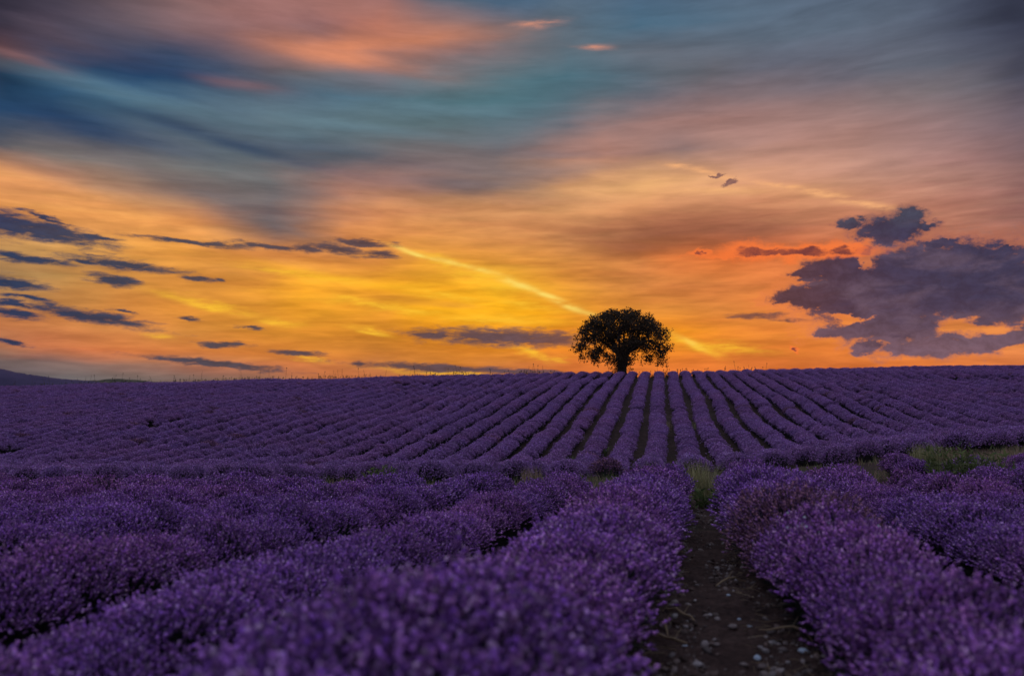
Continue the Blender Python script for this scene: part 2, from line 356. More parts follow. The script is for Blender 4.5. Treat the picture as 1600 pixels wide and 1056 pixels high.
def ground_z(x, y):
    z = prof(y)
    z += (.0185 * max(min(x, 90), -90) - .010 * max(0, min(-x, 90) - 28)) * ss(y, 4, 40) * (1 - ss(y, 120, 260))
    z += .95 * math.exp(-((x - 19) / 9) ** 2 - ((y - 29) / 8) ** 2)
    w = ss(y, 22, 34) * (1 - ss(y, 110, 160))
    if w > 0:
        z += w * (.24 * mnoise.noise(Vector((x * .07, y * .11, 3.1))) + .07 * mnoise.noise(Vector((x * .22, y * .22, 8.3))))
    z += .03 * mnoise.noise(Vector((x * .8, y * .8, 1.7))) * (1 - ss(y, 30, 60))
    return z
def ground_hit(px, py, lift=0.0):
    """the place on the ground (plus lift) that is seen at a photo pixel"""
    d = px_dir(px, py)
    t = .5
    while t < 120:
        p = Vector((0, 0, CAM_Z)) + d * t
        if p.z < ground_z(p.x, p.y) + lift: return p
        t += .02 + t * .002
    return Vector((0, 0, CAM_Z)) + d * 120

# ---------------------------------------------------------------- mesh helpers
def mesh_np(name, verts, faces, mats=None):
    """faces: list of (array n x k, material index)"""
    me = bpy.data.meshes.new(name)
    verts = np.asarray(verts, dtype=np.float32)
    me.vertices.add(len(verts)); me.vertices.foreach_set('co', verts.ravel())
    loops = np.concatenate([np.asarray(f).ravel() for f, _ in faces]).astype(np.int32)
    tot = np.concatenate([np.full(len(f), np.asarray(f).shape[1]) for f, _ in faces]).astype(np.int32)
    mi = np.concatenate([np.full(len(f), m) for f, m in faces]).astype(np.int32)
    start = np.concatenate([[0], np.cumsum(tot)[:-1]]).astype(np.int32)
    me.loops.add(len(loops)); me.loops.foreach_set('vertex_index', loops)
    me.polygons.add(len(tot)); me.polygons.foreach_set('loop_start', start)
    me.polygons.foreach_set('material_index', mi)
    for m in (mats or []): me.materials.append(m)
    me.update(calc_edges=True)
    return me
def link(name, data, parent=None, loc=None, label=None, cat=None, group=None, kind=None):
    o = bpy.data.objects.new(name, data)
    C.objects.link(o)
    if parent: o.parent = parent
    if loc is not None: o.location = loc
    for k, v in (('label', label), ('category', cat), ('group', group), ('kind', kind)):
        if v: o[k] = v
    return o
def smooth(me):
    me.polygons.foreach_set('use_smooth', np.ones(len(me.polygons), dtype=bool)); return me
class Buf:
    def __init__(s): s.v = []; s.f = {}; s.n = 0
    def add(s, verts, faces, mi=0):
        """faces: list of equal-length index arrays, relative"""
        verts = np.asarray(verts, float); s.v.append(verts)
        for f in faces:
            f = np.asarray(f) + s.n
            s.f.setdefault((f.shape[1], mi), []).append(f)
        s.n += len(verts)
    def stamp(s, tv, tfs, mats3, offs, mi=0):
        """a template copied with n 3x3 matrices and offsets"""
        tv = np.asarray(tv, float); n = len(offs); k = len(tv)
        V = np.einsum('nij,kj->nki', mats3, tv) + offs[:, None, :]
        s.v.append(V.reshape(-1, 3))
        base = (np.arange(n) * k)[:, None, None] + s.n
        for tf in tfs:
            tf = np.asarray(tf)
            F = (tf[None] + base).reshape(-1, tf.shape[1])
            s.f.setdefault((tf.shape[1], mi), []).append(F)
        s.n += n * k
    def mesh(s, name, mats):
        return mesh_np(name, np.concatenate(s.v), [(np.concatenate(fs), mi) for (k, mi), fs in s.f.items()], mats)
def frames(dirs, spin=None):
    """n 3x3 matrices whose z column is dirs"""
    d = dirs / np.linalg.norm(dirs, axis=1, keepdims=True)
    ref = np.where(np.abs(d[:, 2:3]) > .95, np.array([[1., 0, 0]]), np.array([[0, 0, 1.]]))
    x = np.cross(ref, d); x /= np.linalg.norm(x, axis=1, keepdims=True)
    y = np.cross(d, x)
    if spin is not None:
        c, s_ = np.cos(spin)[:, None], np.sin(spin)[:, None]
        x, y = x * c + y * s_, -x * s_ + y * c
    return np.stack([x, y, d], axis=2)
def rings(radii, zs, sides, twist=0.0):
    v, q = [], []
    for i, (r, z) in enumerate(zip(radii, zs)):
        for k in range(sides):
            a = 2 * math.pi * (k + twist * i) / sides
            v.append((r * math.cos(a), r * math.sin(a), z))
    for i in range(len(zs) - 1):
        for k in range(sides):
            a, b = i * sides + k, i * sides + (k + 1) % sides
            q.append((a, b, b + sides, a + sides))
    return np.array(v), np.array(q)
def tube(pts, rads, sides=7):
    pts = [Vector(p) for p in pts]
    v, q = [], []
    for i, p in enumerate(pts):
        t = (pts[min(i + 1, len(pts) - 1)] - pts[max(i - 1, 0)]).normalized()
        ref = Vector((1, 0, 0)) if abs(t.z) > .9 else Vector((0, 0, 1))
        x = t.cross(ref).normalized(); y = t.cross(x)
        for k in range(sides):
            a = 2 * math.pi * k / sides
            v.append(p + (x * math.cos(a) + y * math.sin(a)) * rads[i])
    for i in range(len(pts) - 1):
        for k in range(sides):
            a, b = i * sides + k, i * sides + (k + 1) % sides
            q.append((a, b, b + sides, a + sides))
    return np.array([tuple(p) for p in v]), np.array(q)

# ---------------------------------------------------------------- materials
def material(name):
    m = bpy.data.materials.new(name); m.use_nodes = True
    t = m.node_tree; t.nodes.clear()
    gg = G(t)
    out = gg.new('ShaderNodeOutputMaterial')
    b = gg.new('ShaderNodeBsdfPrincipled')
    b.inputs['Roughness'].default_value = .85
    b.inputs['Specular IOR Level'].default_value = .15
    t.links.new(b.outputs[0], out.inputs[0])
    return m, gg, b, out
def flower_material(name, cols, patch, pfac, lo=.44, hi=1.55):
    m, gg, b, out = material(name)
    geo = gg.new('ShaderNodeNewGeometry'); oi = gg.new('ShaderNodeObjectInfo')
    r = geo.outputs['Random Per Island']
    c = gg.ramp(r, [(i / (len(cols) - 1), k) for i, k in enumerate(cols)])
    c = gg.vm('SCALE', c, scale=gg.m('MULTIPLY_ADD', gg.m('POWER', gg.m('FRACT', gg.m('MULTIPLY', r, 37.7)), 2.4), hi, lo))
    big = gg.noise(geo.outputs['Position'], .22, 3, .6)
    c = gg.mix(gg.step(big, .40, .66, 0, pfac), c, gg.vm('MULTIPLY', c, patch))
    c = gg.mix(gg.step(gg.noise(geo.outputs['Position'], .9, 3, .6), .52, .72, 0, .35), c, gg.vm('MULTIPLY', c, (.74, .88, 1.12)))
    c = gg.vm('SCALE', c, scale=gg.m('MULTIPLY_ADD', oi.outputs['Random'], .26, .87))
    gg.put(b.inputs['Base Color'], c)
    return m
PURPLES = [(.36, .14, .54), (.46, .20, .58), (.28, .10, .52), (.50, .23, .54), (.37, .14, .62), (.66, .44, .66), (.23, .08, .38), (.42, .20, .44)]
M_flower = flower_material('lavender_flower', PURPLES, (1.22, .98, .84), .7)
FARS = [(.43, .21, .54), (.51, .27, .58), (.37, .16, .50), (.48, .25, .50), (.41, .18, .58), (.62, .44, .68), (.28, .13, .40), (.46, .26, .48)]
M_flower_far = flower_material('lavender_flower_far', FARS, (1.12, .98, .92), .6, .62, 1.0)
M_dry = flower_material('dried_lavender_flower', [(.34, .16, .20), (.28, .12, .24), (.40, .20, .20), (.32, .15, .36), (.24, .10, .22)], (1, 1, 1), 0)
def leaf_material(name, cols, rough=.8, trans=0.0):
    m, gg, b, out = material(name)
    geo = gg.new('ShaderNodeNewGeometry'); oi = gg.new('ShaderNodeObjectInfo')
    r = geo.outputs['Random Per Island']
    c = gg.ramp(r, [(i / (len(cols) - 1), k) for i, k in enumerate(cols)])
    c = gg.vm('SCALE', c, scale=gg.m('MULTIPLY_ADD', gg.m('FRACT', gg.m('MULTIPLY', r, 51.3)), .7, .6))
    gg.put(b.inputs['Base Color'], c)
    b.inputs['Roughness'].default_value = rough
    if trans:
        tr = gg.new('ShaderNodeBsdfTranslucent'); gg.put(tr.inputs[0], c)
        mx = gg.new('ShaderNodeMixShader'); mx.inputs[0].default_value = trans
        gg.t.links.new(b.outputs[0], mx.inputs[1]); gg.t.links.new(tr.outputs[0], mx.inputs[2])
        gg.t.links.new(mx.outputs[0], out.inputs[0])
    return m
M_foliage = leaf_material('lavender_foliage', [(.035, .045, .030), (.060, .068, .050), (.045, .042, .045), (.07, .058, .06), (.028, .035, .022)])
M_green = leaf_material('weed_leaf', [(.13, .19, .06), (.22, .26, .09), (.10, .15, .055), (.28, .30, .13), (.09, .14, .06)], trans=.3)
M_yellowgrass = leaf_material('yellow_green_grass', [(.40, .38, .15), (.52, .46, .24), (.28, .30, .11), (.58, .52, .30), (.20, .24, .09)], trans=.3)
M_straw = leaf_material('dry_straw', [(.38, .27, .15), (.48, .36, .22), (.30, .21, .12), (.55, .43, .28)], trans=.2)
M_silhouette = leaf_material('ridge_grass', [(.10, .09, .05), (.16, .12, .07), (.07, .07, .04)], trans=.2)
M_oak = leaf_material('oak_leaf', [(.075, .056, .030), (.095, .066, .036), (.055, .042, .026), (.110, .062, .040)], rough=.6, trans=.28)
def bark():
    m, gg, b, out = material('oak_bark')
    tcn = gg.new('ShaderNodeTexCoord')
    n = gg.noise(gg.vm('MULTIPLY', tcn.outputs['Object'], (9, 9, 1.6)), 1.0, 6, .6, .5)
    gg.put(b.inputs['Base Color'], gg.ramp(n, [(.3, (.03, .022, .018)), (.6, (.085, .065, .05)), (.8, (.12, .10, .085))]))
    bp = gg.new('ShaderNodeBump'); bp.inputs['Strength'].default_value = .8; bp.inputs['Distance'].default_value = .05
    gg.put(bp.inputs['Height'], n); gg.put(b.inputs['Normal'], bp.outputs[0])
    return m
M_bark = bark()
def soil():
    m, gg, b, out = material('soil')
    geo = gg.new('ShaderNodeNewGeometry'); P = geo.outputs['Position']
    n = gg.noise(P, 3.0, 7, .65); n2 = gg.noise(P, 28.0, 6, .7); n3 = gg.noise(P, .5, 4, .6)
    c = gg.ramp(n, [(.3, (.030, .017, .014)), (.5, (.058, .034, .027)), (.72, (.100, .062, .049))])
    c = gg.vm('SCALE', c, scale=gg.step(n2, .3, .7, .6, 1.5))
    c = gg.mix(gg.step(n3, .55, .72, 0, .5), c, (.032, .034, .018))       # mossy, weedy ground
    x, y, z = gg.sep(P)
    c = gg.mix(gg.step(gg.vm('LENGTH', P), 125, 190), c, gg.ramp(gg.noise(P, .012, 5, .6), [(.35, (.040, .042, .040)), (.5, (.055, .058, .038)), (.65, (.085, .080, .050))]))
    gg.put(b.inputs['Base Color'], c)
    vo = gg.new('ShaderNodeTexVoronoi'); gg.put(vo.inputs['Vector'], P); vo.inputs['Scale'].default_value = 34
    h = gg.m('ADD', gg.m('MULTIPLY', n2, .6), gg.m('MULTIPLY', vo.outputs['Distance'], -.5))
    bp = gg.new('ShaderNodeBump'); bp.inputs['Strength'].default_value = .9; bp.inputs['Distance'].default_value = .02
    gg.put(bp.inputs['Height'], h); gg.put(b.inputs['Normal'], bp.outputs[0])
    b.inputs['Roughness'].default_value = .95
    return m
M_soil = soil()
def stone_mat(name, c1, c2):
    m, gg, b, out = material(name)
    tcn = gg.new('ShaderNodeTexCoord'); oi = gg.new('ShaderNodeObjectInfo')
    n = gg.noise(tcn.outputs['Object'], 22, 6, .65)
    gg.put(b.inputs['Base Color'], gg.ramp(n, [(.3, c1), (.7, c2)]))
    bp = gg.new('ShaderNodeBump'); bp.inputs['Strength'].default_value = .5; bp.inputs['Distance'].default_value = .01
    gg.put(bp.inputs['Height'], n); gg.put(b.inputs['Normal'], bp.outputs[0])
    b.inputs['Roughness'].default_value = .7
    return m
M_palestone = stone_mat('pale_blue_stone', (.42, .50, .58), (.62, .70, .78))
M_tanstone = stone_mat('tan_stone', (.20, .15, .13), (.34, .28, .25))
M_darkstone = leaf_material('clod', [(.09, .058, .046), (.15, .10, .08), (.22, .165, .14), (.07, .045, .036), (.30, .25, .23), (.11, .07, .055), (.42, .37, .35)], rough=.95)

# ---------------------------------------------------------------- ground sheet, far hills
def build_ground():
    radii = [0] + list(np.geomspace(.35, 9000, 210))
    radii = sorted(set(radii + list(np.arange(20, 125, 1.0))))
    angs = np.unique(np.concatenate([np.arange(-180, 180, 4.0), np.arange(-46, 46, .6)]))
    v = [(0, 0, ground_z(0, 0))]
    na = len(angs)
    for r in radii[1:]:
        for a in angs:
            x, y = r * math.sin(R(a)), r * math.cos(R(a))
            v.append((x, y, ground_z(x, y)))
    quads, tris = [], []
    for k in range(na):
        tris.append((0, 1 + (k + 1) % na, 1 + k))
    for i in range(len(radii) - 2):
        b0, b1 = 1 + i * na, 1 + (i + 1) * na
        for k in range(na):
            k2 = (k + 1) % na
            quads.append((b0 + k, b0 + k2, b1 + k2, b1 + k))
    me = mesh_np('ground', v, [(np.array(quads), 0), (np.array(tris), 0)], [M_soil])
    link('ground', smooth(me), kind='structure')
build_ground()

# ---------------------------------------------------------------- lavender
def floret(z0, r, h, sides, jx=0.0, jy=0.0):
    v, q = rings([.30 * r, r, .35 * r], [z0, z0 + h * .5, z0 + h], sides, .5)
    return v + np.array([jx, jy, 0]), q
def head(levels, sides):
    V, F, n = [], [], 0
    for lv in levels:
        v, q = floret(*lv[:3], sides, *lv[3:]); V.append(v); F.append(q + n); n += len(v)
    return np.concatenate(V), [np.concatenate(F)]
def spike_near():
    # flower head: whorls of florets, each a little blob of its own
    return head([(-.012, .0062, .011, .001, -.002), (.001, .0085, .012, -.002, .001), (.012, .0095, .012, .002, .001), (.022, .0080, .012, -.001, -.002), (.032, .0052, .011, .001, .001)], 5)
def spike_far(w=.012, h=.06):
    return head([(0, w, .5 * h, .3 * w, 0), (.42 * h, w, .5 * h, -.3 * w, .3 * w)], 4)
def blade():
    v = np.array([(-.5, 0, 0), (.5, 0, 0), (.42, .08, .5), (-.42, .08, .5), (0, .25, 1.0)])
    return v, [np.array([(0, 1, 2, 3)]), np.array([(3, 2, 4)])]
def bush_parts(n_spikes, n_leaves, head, seed, scale_head=1.0, bare=0.0, tmax=90, woody=1.0):
    """heads and greenery of one lavender bush about 1 m across and 0.62 m high"""
    rg = np.random.default_rng(seed)
    lump = rg.uniform(-1, 1, (14, 3)); lump[:, 2] = np.abs(lump[:, 2]); lump /= np.linalg.norm(lump, axis=1, keepdims=True)
    lamp = rg.uniform(-.10, .13, 14)
    def surf(n, tmax):
        ct = rg.uniform(math.cos(R(tmax)), 1, n); th = np.arccos(ct); ph = rg.uniform(0, 2 * np.pi, n)
        d = np.stack([np.sin(th) * np.cos(ph), np.sin(th) * np.sin(ph), np.cos(th)], 1)
        k = 1 + (np.exp((d @ lump.T - 1) * 9) * lamp).sum(1)
        return d, k
    heads, green = Buf(), Buf()
    d, k = surf(n_spikes, tmax)
    up = np.array([[0, 0, 1.0]])
    basep = d * np.array([[.27, .27, .21]]) * k[:, None] + np.array([[0, 0, .17]])
    dirs = d * .85 + up * .50 + rg.normal(0, .26, d.shape)
    dirs /= np.linalg.norm(dirs, axis=1, keepdims=True)
    L = (.09 + .15 * rg.random(n_spikes) ** .7) * k + (rg.random(n_spikes) < .06) * .05
    tip = basep + dirs * L[:, None]
    tip[:, 2] = np.maximum(tip[:, 2], .04)
    fr = frames(dirs + rg.normal(0, .08, d.shape) * 3, rg.uniform(0, 6.28, n_spikes))
    sc = rg.uniform(.75, 1.25, n_spikes)[:, None, None] * scale_head
    keep = rg.random(n_spikes) >= bare
    hv, hf = head
    heads.stamp(hv, hf, (fr * sc)[keep], tip[keep])
    # stems
    sv, sq = rings([1, 1], [0, 1], 3)
    st = frames(dirs); st = st * np.stack([np.full(n_spikes, .0016), np.full(n_spikes, .0016), L], 1)[:, None, :]
    green.stamp(sv, [sq], st, basep)
    # narrow leaves
    bv, bfs = blade()
    d2, k2 = surf(n_leaves, 118)
    p2 = d2 * np.array([[.27, .27, .21]]) * (k2 * rg.uniform(.75, 1.05, n_leaves))[:, None] + np.array([[0, 0, .15]])
    dd = d2 + up * .4 + rg.normal(0, .35, d2.shape)
    fl = frames(dd, rg.uniform(0, 6.28, n_leaves)) * np.stack([np.full(n_leaves, .008), np.full(n_leaves, .05), rg.uniform(.07, .17, n_leaves)], 1)[:, None, :]
    green.stamp(bv, bfs, fl, p2)
    # dense woody heart
    cv, cq = rings([.17, .22, .23, .18, .09, .01], [-.04, .08, .19, .28, .33, .35], 10, .5)
    cv = cv * (1 + rg.uniform(-.12, .12, (len(cv), 1)))
    green.add(cv, [cq])
    return heads, green

near_set, far_set, vfar_set = [], [], []
for i in range(4):
    h, gr = bush_parts(1450, 620, spike_near(), 100 + i, tmax=76)
    near_set.append((smooth(h.mesh('flower_spikes', [M_flower])), gr.mesh('lavender_bush', [M_foliage])))
h, gr = bush_parts(1400, 420, spike_near(), 140)
dry_bush = (smooth(h.mesh('flower_spikes', [M_dry])), gr.mesh('lavender_bush', [M_foliage]))
h, gr = bush_parts(700, 900, spike_near(), 141, bare=.72)
green_bush = (smooth(h.mesh('flower_spikes', [M_flower])), gr.mesh('lavender_bush', [M_foliage]))
def one_mesh(h, gr, fm):
    b = Buf(); b.v = h.v + gr.v; b.n = h.n + gr.n
    for (k, _), fs in h.f.items(): b.f.setdefault((k, 1), []).extend(fs)
    for (k, _), fs in gr.f.items(): b.f.setdefault((k, 0), []).extend([f + h.n for f in fs])
    return b.mesh('lavender_bush', [M_foliage, fm])
for i in range(5):
    far_set.append(one_mesh(*bush_parts(1400, 420, spike_far(.010, .040), 200 + i, tmax=78), M_flower))
for i in range(5):
    vfar_set.append(one_mesh(*bush_parts(760, 320, spike_far(.017, .055), 300 + i, tmax=70), M_flower_far))
far_end = one_mesh(*bush_parts(900, 320, spike_far(.015, .05), 310, tmax=96), M_flower_far)
far_green = one_mesh(*bush_parts(420, 500, spike_far(.018, .07), 320, bare=.7), M_flower_far)
far_dry = one_mesh(*bush_parts(520, 200, spike_far(.016, .07), 321), M_dry)

ORD = ['', 'first', 'second', 'third', 'fourth', 'fifth', 'sixth', 'seventh', 'eighth', 'ninth', 'tenth', 'eleventh', 'twelfth', 'thirteenth', 'fourteenth', 'fifteenth', 'sixteenth', 'seventeenth', 'eighteenth', 'nineteenth']
TENS = {2: ('twenty', 'twentieth'), 3: ('thirty', 'thirtieth'), 4: ('forty', 'fortieth'), 5: ('fifty', 'fiftieth'), 6: ('sixty', 'sixtieth'), 7: ('seventy', 'seventieth')}
def ordinal(n):
    if n < 20: return ORD[n]
    t, u = divmod(n, 10)
    return TENS[t][1] if u == 0 else TENS[t][0] + '-' + ORD[u]

def in_view(x, y, margin=170):
    if y < -1.2: return False
    if y < 3: return abs(x) < 3.2 + max(y, 0)
    px = 800 + FX * x / y
    return -margin < px < 1600 + margin

def add_bush(row, base, x, y, s, kind='n', k=0, label=None):
    z = ground_z(x, y) - .01
    if kind in ('n', 'dry', 'green'):
        hm, gm = {'n': near_set[k % len(near_set)], 'dry': dry_bush, 'green': green_bush}[kind]
        o = link('lavender_bush', gm, row)
        f = link('flower_spikes', hm, o)
        f['kind'] = 'stuff'
    else:
        o = link('lavender_bush', {'m': far_set[k % 5], 'f': vfar_set[k % 5], 'fg': far_green, 'fe': far_end, 'fd': far_dry}[kind], row)
    if label: o['label'] = label
    o.location = (x - base[0], y - base[1], z - base[2])
    o.rotation_euler = (random.uniform(-.06, .06), random.uniform(-.06, .06), random.uniform(0, 6.28))
    j = .03 if kind in ('f', 'fg', 'fd', 'fe') else .06
    o.scale = (s * random.uniform(1 - j, 1 + j), s * random.uniform(1 - j, 1 + j), s * random.uniform(1 - j, 1 + j))
    return o

def plant_row(direction, lateral, s0, s1, spacing, label, group, far):
    a = R(direction)
    r = (math.sin(a), math.cos(a)); l = (math.cos(a), -math.sin(a))
    pts = []
    s = s0 + random.uniform(0, spacing)
    while s < s1(lateral):
        wob = .10 * mnoise.noise(Vector((lateral * 3.3, s * .18, 5.5))) + (.22 if far else .05) * mnoise.noise(Vector((lateral * .25, s * .07, 2.5)))
        q = lateral + wob + random.uniform(-.03, .03)
        if not far and 0 < lateral < 1.5: q -= .07 * ss(s, 4.5, 7)
        if not far and -1 < lateral < 0: q -= .13 * (1 - ss(s, 2.6, 5.0))
        x, y = q * l[0] + s * r[0], q * l[1] + s * r[1]
        if in_view(x, y): pts.append((x, y, s))
        s += spacing * random.uniform(.85, 1.15)
    if len(pts) < 2: return None
    b = pts[0]
    base = (b[0], b[1], ground_z(b[0], b[1]))
    row = link('lavender_row', None, loc=base, label=label, cat='lavender row', group=group)
    row.empty_display_size = .3
    for i, (x, y, s) in enumerate(pts):
        gap = mnoise.noise(Vector((x * .16, y * .16, 40.0)))
        sc = random.uniform(.90, 1.10) * (1 + .10 * mnoise.noise(Vector((x * .5, y * .5, 9.0)))) if not far else random.uniform(.97, 1.06) * (1 + .07 * mnoise.noise(Vector((x * .5, y * .5, 9.0))))
        k = random.randrange(20)
        u = random.random()
        if not far:
            if -1 < lateral < 0: sc *= 1.05 + .07 * (1 - ss(y, 1.5, 6.0))
            elif lateral < 0: sc *= .87
            elif lateral > 2: sc *= .93
            else: sc *= 1.02 + .20 * ss(y, 4.5, 7.5) - .20 * ss(y, 10.5, 13)
            if lateral < -1.5 and y < 7:
                if random.random() < .05: continue
                sc *= random.uniform(.84, 1.06)
            if y > 15.6 and random.random() < .3: continue
            if y > 13 and any(math.hypot(x - ex, y - ey) < er for ex, ey, er in CLEAR): continue
            kind = 'n' if y < 10.5 else 'm'
            lb = None
            if 0 < lateral < 1.5 and math.hypot(x - DRY[0], y - DRY[1]) < .60: kind = 'dry'; lb = 'bush of brownish dried flower spikes'
            elif u < .035 and y > 2.5: kind = 'green' if kind == 'n' else 'fg'
            add_bush(row, base, x, y, sc, kind, k, lb)
        else:
            if gap > .42 and u < .5: continue
            if y < 29 and lateral < 7 and random.random() > ss(y, 23, 30.5): continue
            kind = 'fe' if y < 31 else 'f'
            if u < .02 + .10 * max(gap, 0): kind = 'fg'
            elif u > .985: kind = 'fd'
            add_bush(row, base, x, y, sc * 1.09, kind, k)
    return row

NEAR_DIR, FAR_DIR, PITCH_ROW = 13.0, 10.6, 1.40
PATH_LAT = .09
DRY = ground_hit(1208, 806, .58)
CLEAR = [((1510 - 800) / FX * 17.6, 17.6, 1.3), ((1510 - 800) / FX * 15.6, 15.6, 1.2), ((1292 - 800) / FX * 16.2, 16.2, .8)]
for k in range(-18, 9):
    lat = PATH_LAT + (.77 + 1.4 * k if k >= 0 else -.76 + 1.42 * (k + 1) - (.16 if k < -1 else 0))
    side = k + 1 if k >= 0 else -k
    where = 'right' if k >= 0 else 'left'
    lab = f'near lavender row bordering the {where} side of the dirt path' if side == 1 else f'{ordinal(side)} near lavender row to the {where} of the dirt path'
    plant_row(NEAR_DIR, lat, -1.4, lambda q: ((14.6 if q < 4 else 20.5) + 1.5 * mnoise.noise(Vector((q * .4, 0, 0))) + q * math.sin(R(NEAR_DIR))) / math.cos(R(NEAR_DIR)), .40, lab, 'lavender rows in the near field', False)
# far slope: count rows from the one that ends at the foot of the tree
TREE_X, TREE_Y = (972 - 800) / FX * 95.0, 95.0
a = R(FAR_DIR)
tree_lat = TREE_X * math.cos(a) - TREE_Y * math.sin(a)
for k in range(-66, 32):
    lat = tree_lat + 1.42 * k
    side = abs(k); where = 'right' if k > 0 else 'left'
    lab = 'lavender row climbing the far slope to the lone tree' if k == 0 else f'far slope lavender row, {ordinal(side)} to the {where} of the tree'
    plant_row(FAR_DIR, lat, (25.0 + 1.5 * mnoise.noise(Vector((lat * .35, 4, 0))) + (1.2 if lat > 7 else 0) + lat * math.sin(R(FAR_DIR))) / math.cos(R(FAR_DIR)), lambda q: (94.6 + q * math.sin(R(FAR_DIR))) / math.cos(R(FAR_DIR)), .68, lab, 'lavender rows on the far slope', True)

# ---------------------------------------------------------------- the lone oak
def build_tree():
    root = link('oak_tree', None, loc=(TREE_X, TREE_Y, ground_z(TREE_X, TREE_Y) - .05), label='lone broad oak standing on the ridge above the lavender', cat='tree')
    rg = np.random.default_rng(21)
    # trunk
    tv, tq = tube([(0, 0, -.2), (.0, 0, .1), (-.05, 0, .7), (-.02, 0, 1.4), (.05, 0, 2.1), (.1, 0, 2.7)], [.95, .74, .58, .54, .62, .5], 14)
    for v in tv:
        an = math.atan2(v[1], v[0]); f = 1 + .10 * math.sin(an * 5 + v[2]) + .05 * math.sin(an * 9 - 2 * v[2])
        v[0] *= f; v[1] *= f
    b = Buf(); b.add(tv, [tq]); link('trunk', smooth(b.mesh('trunk', [M_bark])), root)
    # clump centres: outer dome with drooping skirts, plus an inner filling; metres, x across the view
    cl = []
    n = 0; tries = 0
    def outline(x):      # top height of the crown
        t = abs(x) / 5.75
        return 3.9 + 4.25 * max(0, 1 - t ** 2.3) ** .62
    while n < 150:
        tries += 1; ph = 6.28319 * ((tries * .7548777) % 1.0); rr = math.sqrt((tries * .5698403) % 1.0)
        x, y = 5.35 * rr * math.cos(ph), 5.0 * rr * math.sin(ph)
        rad = math.hypot(x, y)
        top = 4.0 + 4.15 * max(0, 1 - (rad / 5.7) ** 2.2) ** .62
        low = 2.5 + .9 * (1 - abs(rad - 1.2) / 4.2) + rg.uniform(-.3, .5)
        if rad > 3.2: low -= .75 * ss(rad, 3.2, 4.6)
        z = rg.uniform(low, top) if rg.random() < .5 else top - abs(rg.normal(0, .35))
        if rad < 1.0 and z < 3.4: continue
        c = np.array([x, y, z])
        if any(np.linalg.norm(c - q[0]) < .67 for q in cl):
            if rg.random() < .93: continue
        cl.append((c, rg.uniform(.55, 1.0))); n += 1
    # limbs
    limbs = []
    for i in range(10):
        an = 2 * math.pi * i / 10 + rg.uniform(-.2, .2)
        reach = rg.uniform(3.0, 4.0) if i % 2 else rg.uniform(1.4, 2.6)
        hz = rg.uniform(4.4, 5.2) if i % 2 else rg.uniform(5.6, 6.4)
        p0 = np.array([.06 + .2 * math.cos(an), .2 * math.sin(an), 2.2])
        p3 = np.array([reach * math.cos(an), reach * math.sin(an), hz])
        p1 = p0 + np.array([.5 * math.cos(an), .5 * math.sin(an), .9])
        p2 = (p1 + p3) / 2 + rg.normal(0, .22, 3)
        limbs.append([p0, p1, p2, p3])
    bufs = []
    for L in limbs:
        bb = Buf(); v, q = tube(L, [.30, .24, .16, .09], 7); bb.add(v, [q]); bufs.append(bb)
    for c, r in cl:
        best = min(((np.linalg.norm(c - p), i, j) for i, L in enumerate(limbs) for j, p in enumerate(L[1:])), key=lambda t: t[0])
        _, i, j = best
        p = limbs[i][j + 1]; mid = (p + c) / 2 + rg.normal(0, .18, 3) + np.array([0, 0, .12])
        v, q = tube([p, mid, c], [.075, .05, .02], 5); bufs[i].add(v, [q])
        for _ in range(4):
            e = c + np.clip(rg.normal(0, r * .4, 3), -.5, .5)
            v, q = tube([mid * .4 + c * .6, e], [.025, .010], 4); bufs[i].add(v, [q])
    for bb in bufs: link('limb', smooth(bb.mesh('limb', [M_bark])), root)
    # leaves
    lv = np.array([(0, 0, 0), (.5, .12, .45), (0, -.06, 1), (-.5, .12, .45)])
    lf = [np.array([(0, 1, 2), (0, 2, 3)])]
    crown = Buf()
    P = []
    for c, r in cl:
        m = int(190 * r * r + 40)
        d = rg.normal(0, 1, (m, 3)); d /= np.linalg.norm(d, axis=1, keepdims=True)
        rad = r * rg.uniform(.25, 1, m) ** .6
        lump = 1 + .35 * np.sin(d[:, 0] * 5 + c[0] * 3) * np.sin(d[:, 2] * 5 + c[1] * 2)
        p = c + d * (rad * lump)[:, None] * np.array([1.05, 1.05, .80])
        P.append(p)
    P = np.concatenate(P)
    # drooping sprays along the lower skirt
    sk = []
    for _ in range(46):
        an = rg.uniform(0, 2 * math.pi); rad = rg.uniform(3.2, 5.2)
        top = np.array([rad * math.cos(an), rad * math.sin(an) * .95, rg.uniform(2.5, 3.4)])
        nn = 46; t = rg.random(nn)
        sk.append(top + np.stack([rg.normal(0, .17, nn), rg.normal(0, .17, nn), -t * rg.uniform(.4, 1.25)], 1))
    P = np.concatenate([P] + sk)
    nL = len(P)
    dirs = rg.normal(0, 1, (nL, 3)); dirs[:, 2] -= .2
    size = rg.uniform(.12, .24, nL)
    M = frames(dirs, rg.uniform(0, 6.28, nL)) * np.stack([size * .8, size * .8, size], 1)[:, None, :]
    crown.stamp(lv, lf, M, P)
    link('crown', crown.mesh('crown', [M_oak]), root, kind='stuff')
    # leafy shoots round the trunk
    sp = Buf(); P = []; tw = Buf()
    for _ in range(30):
        an = rg.uniform(0, 6.28); h = rg.uniform(.1, 2.3); reach = rg.uniform(.45, 1.25) * (1.15 if h > 1.4 else .9)
        base = np.array([.5 * math.cos(an), .5 * math.sin(an), h]); tip = base + np.array([reach * math.cos(an), reach * math.sin(an), rg.uniform(-.1, .45)])
        v, q = tube([base * [.8, .8, 1], tip], [.018, .006], 4); tw.add(v, [q])
        t = rg.random(34)[:, None] ** .7
        P.append(base * (1 - t) + tip * t + rg.normal(0, .12, (34, 3)))
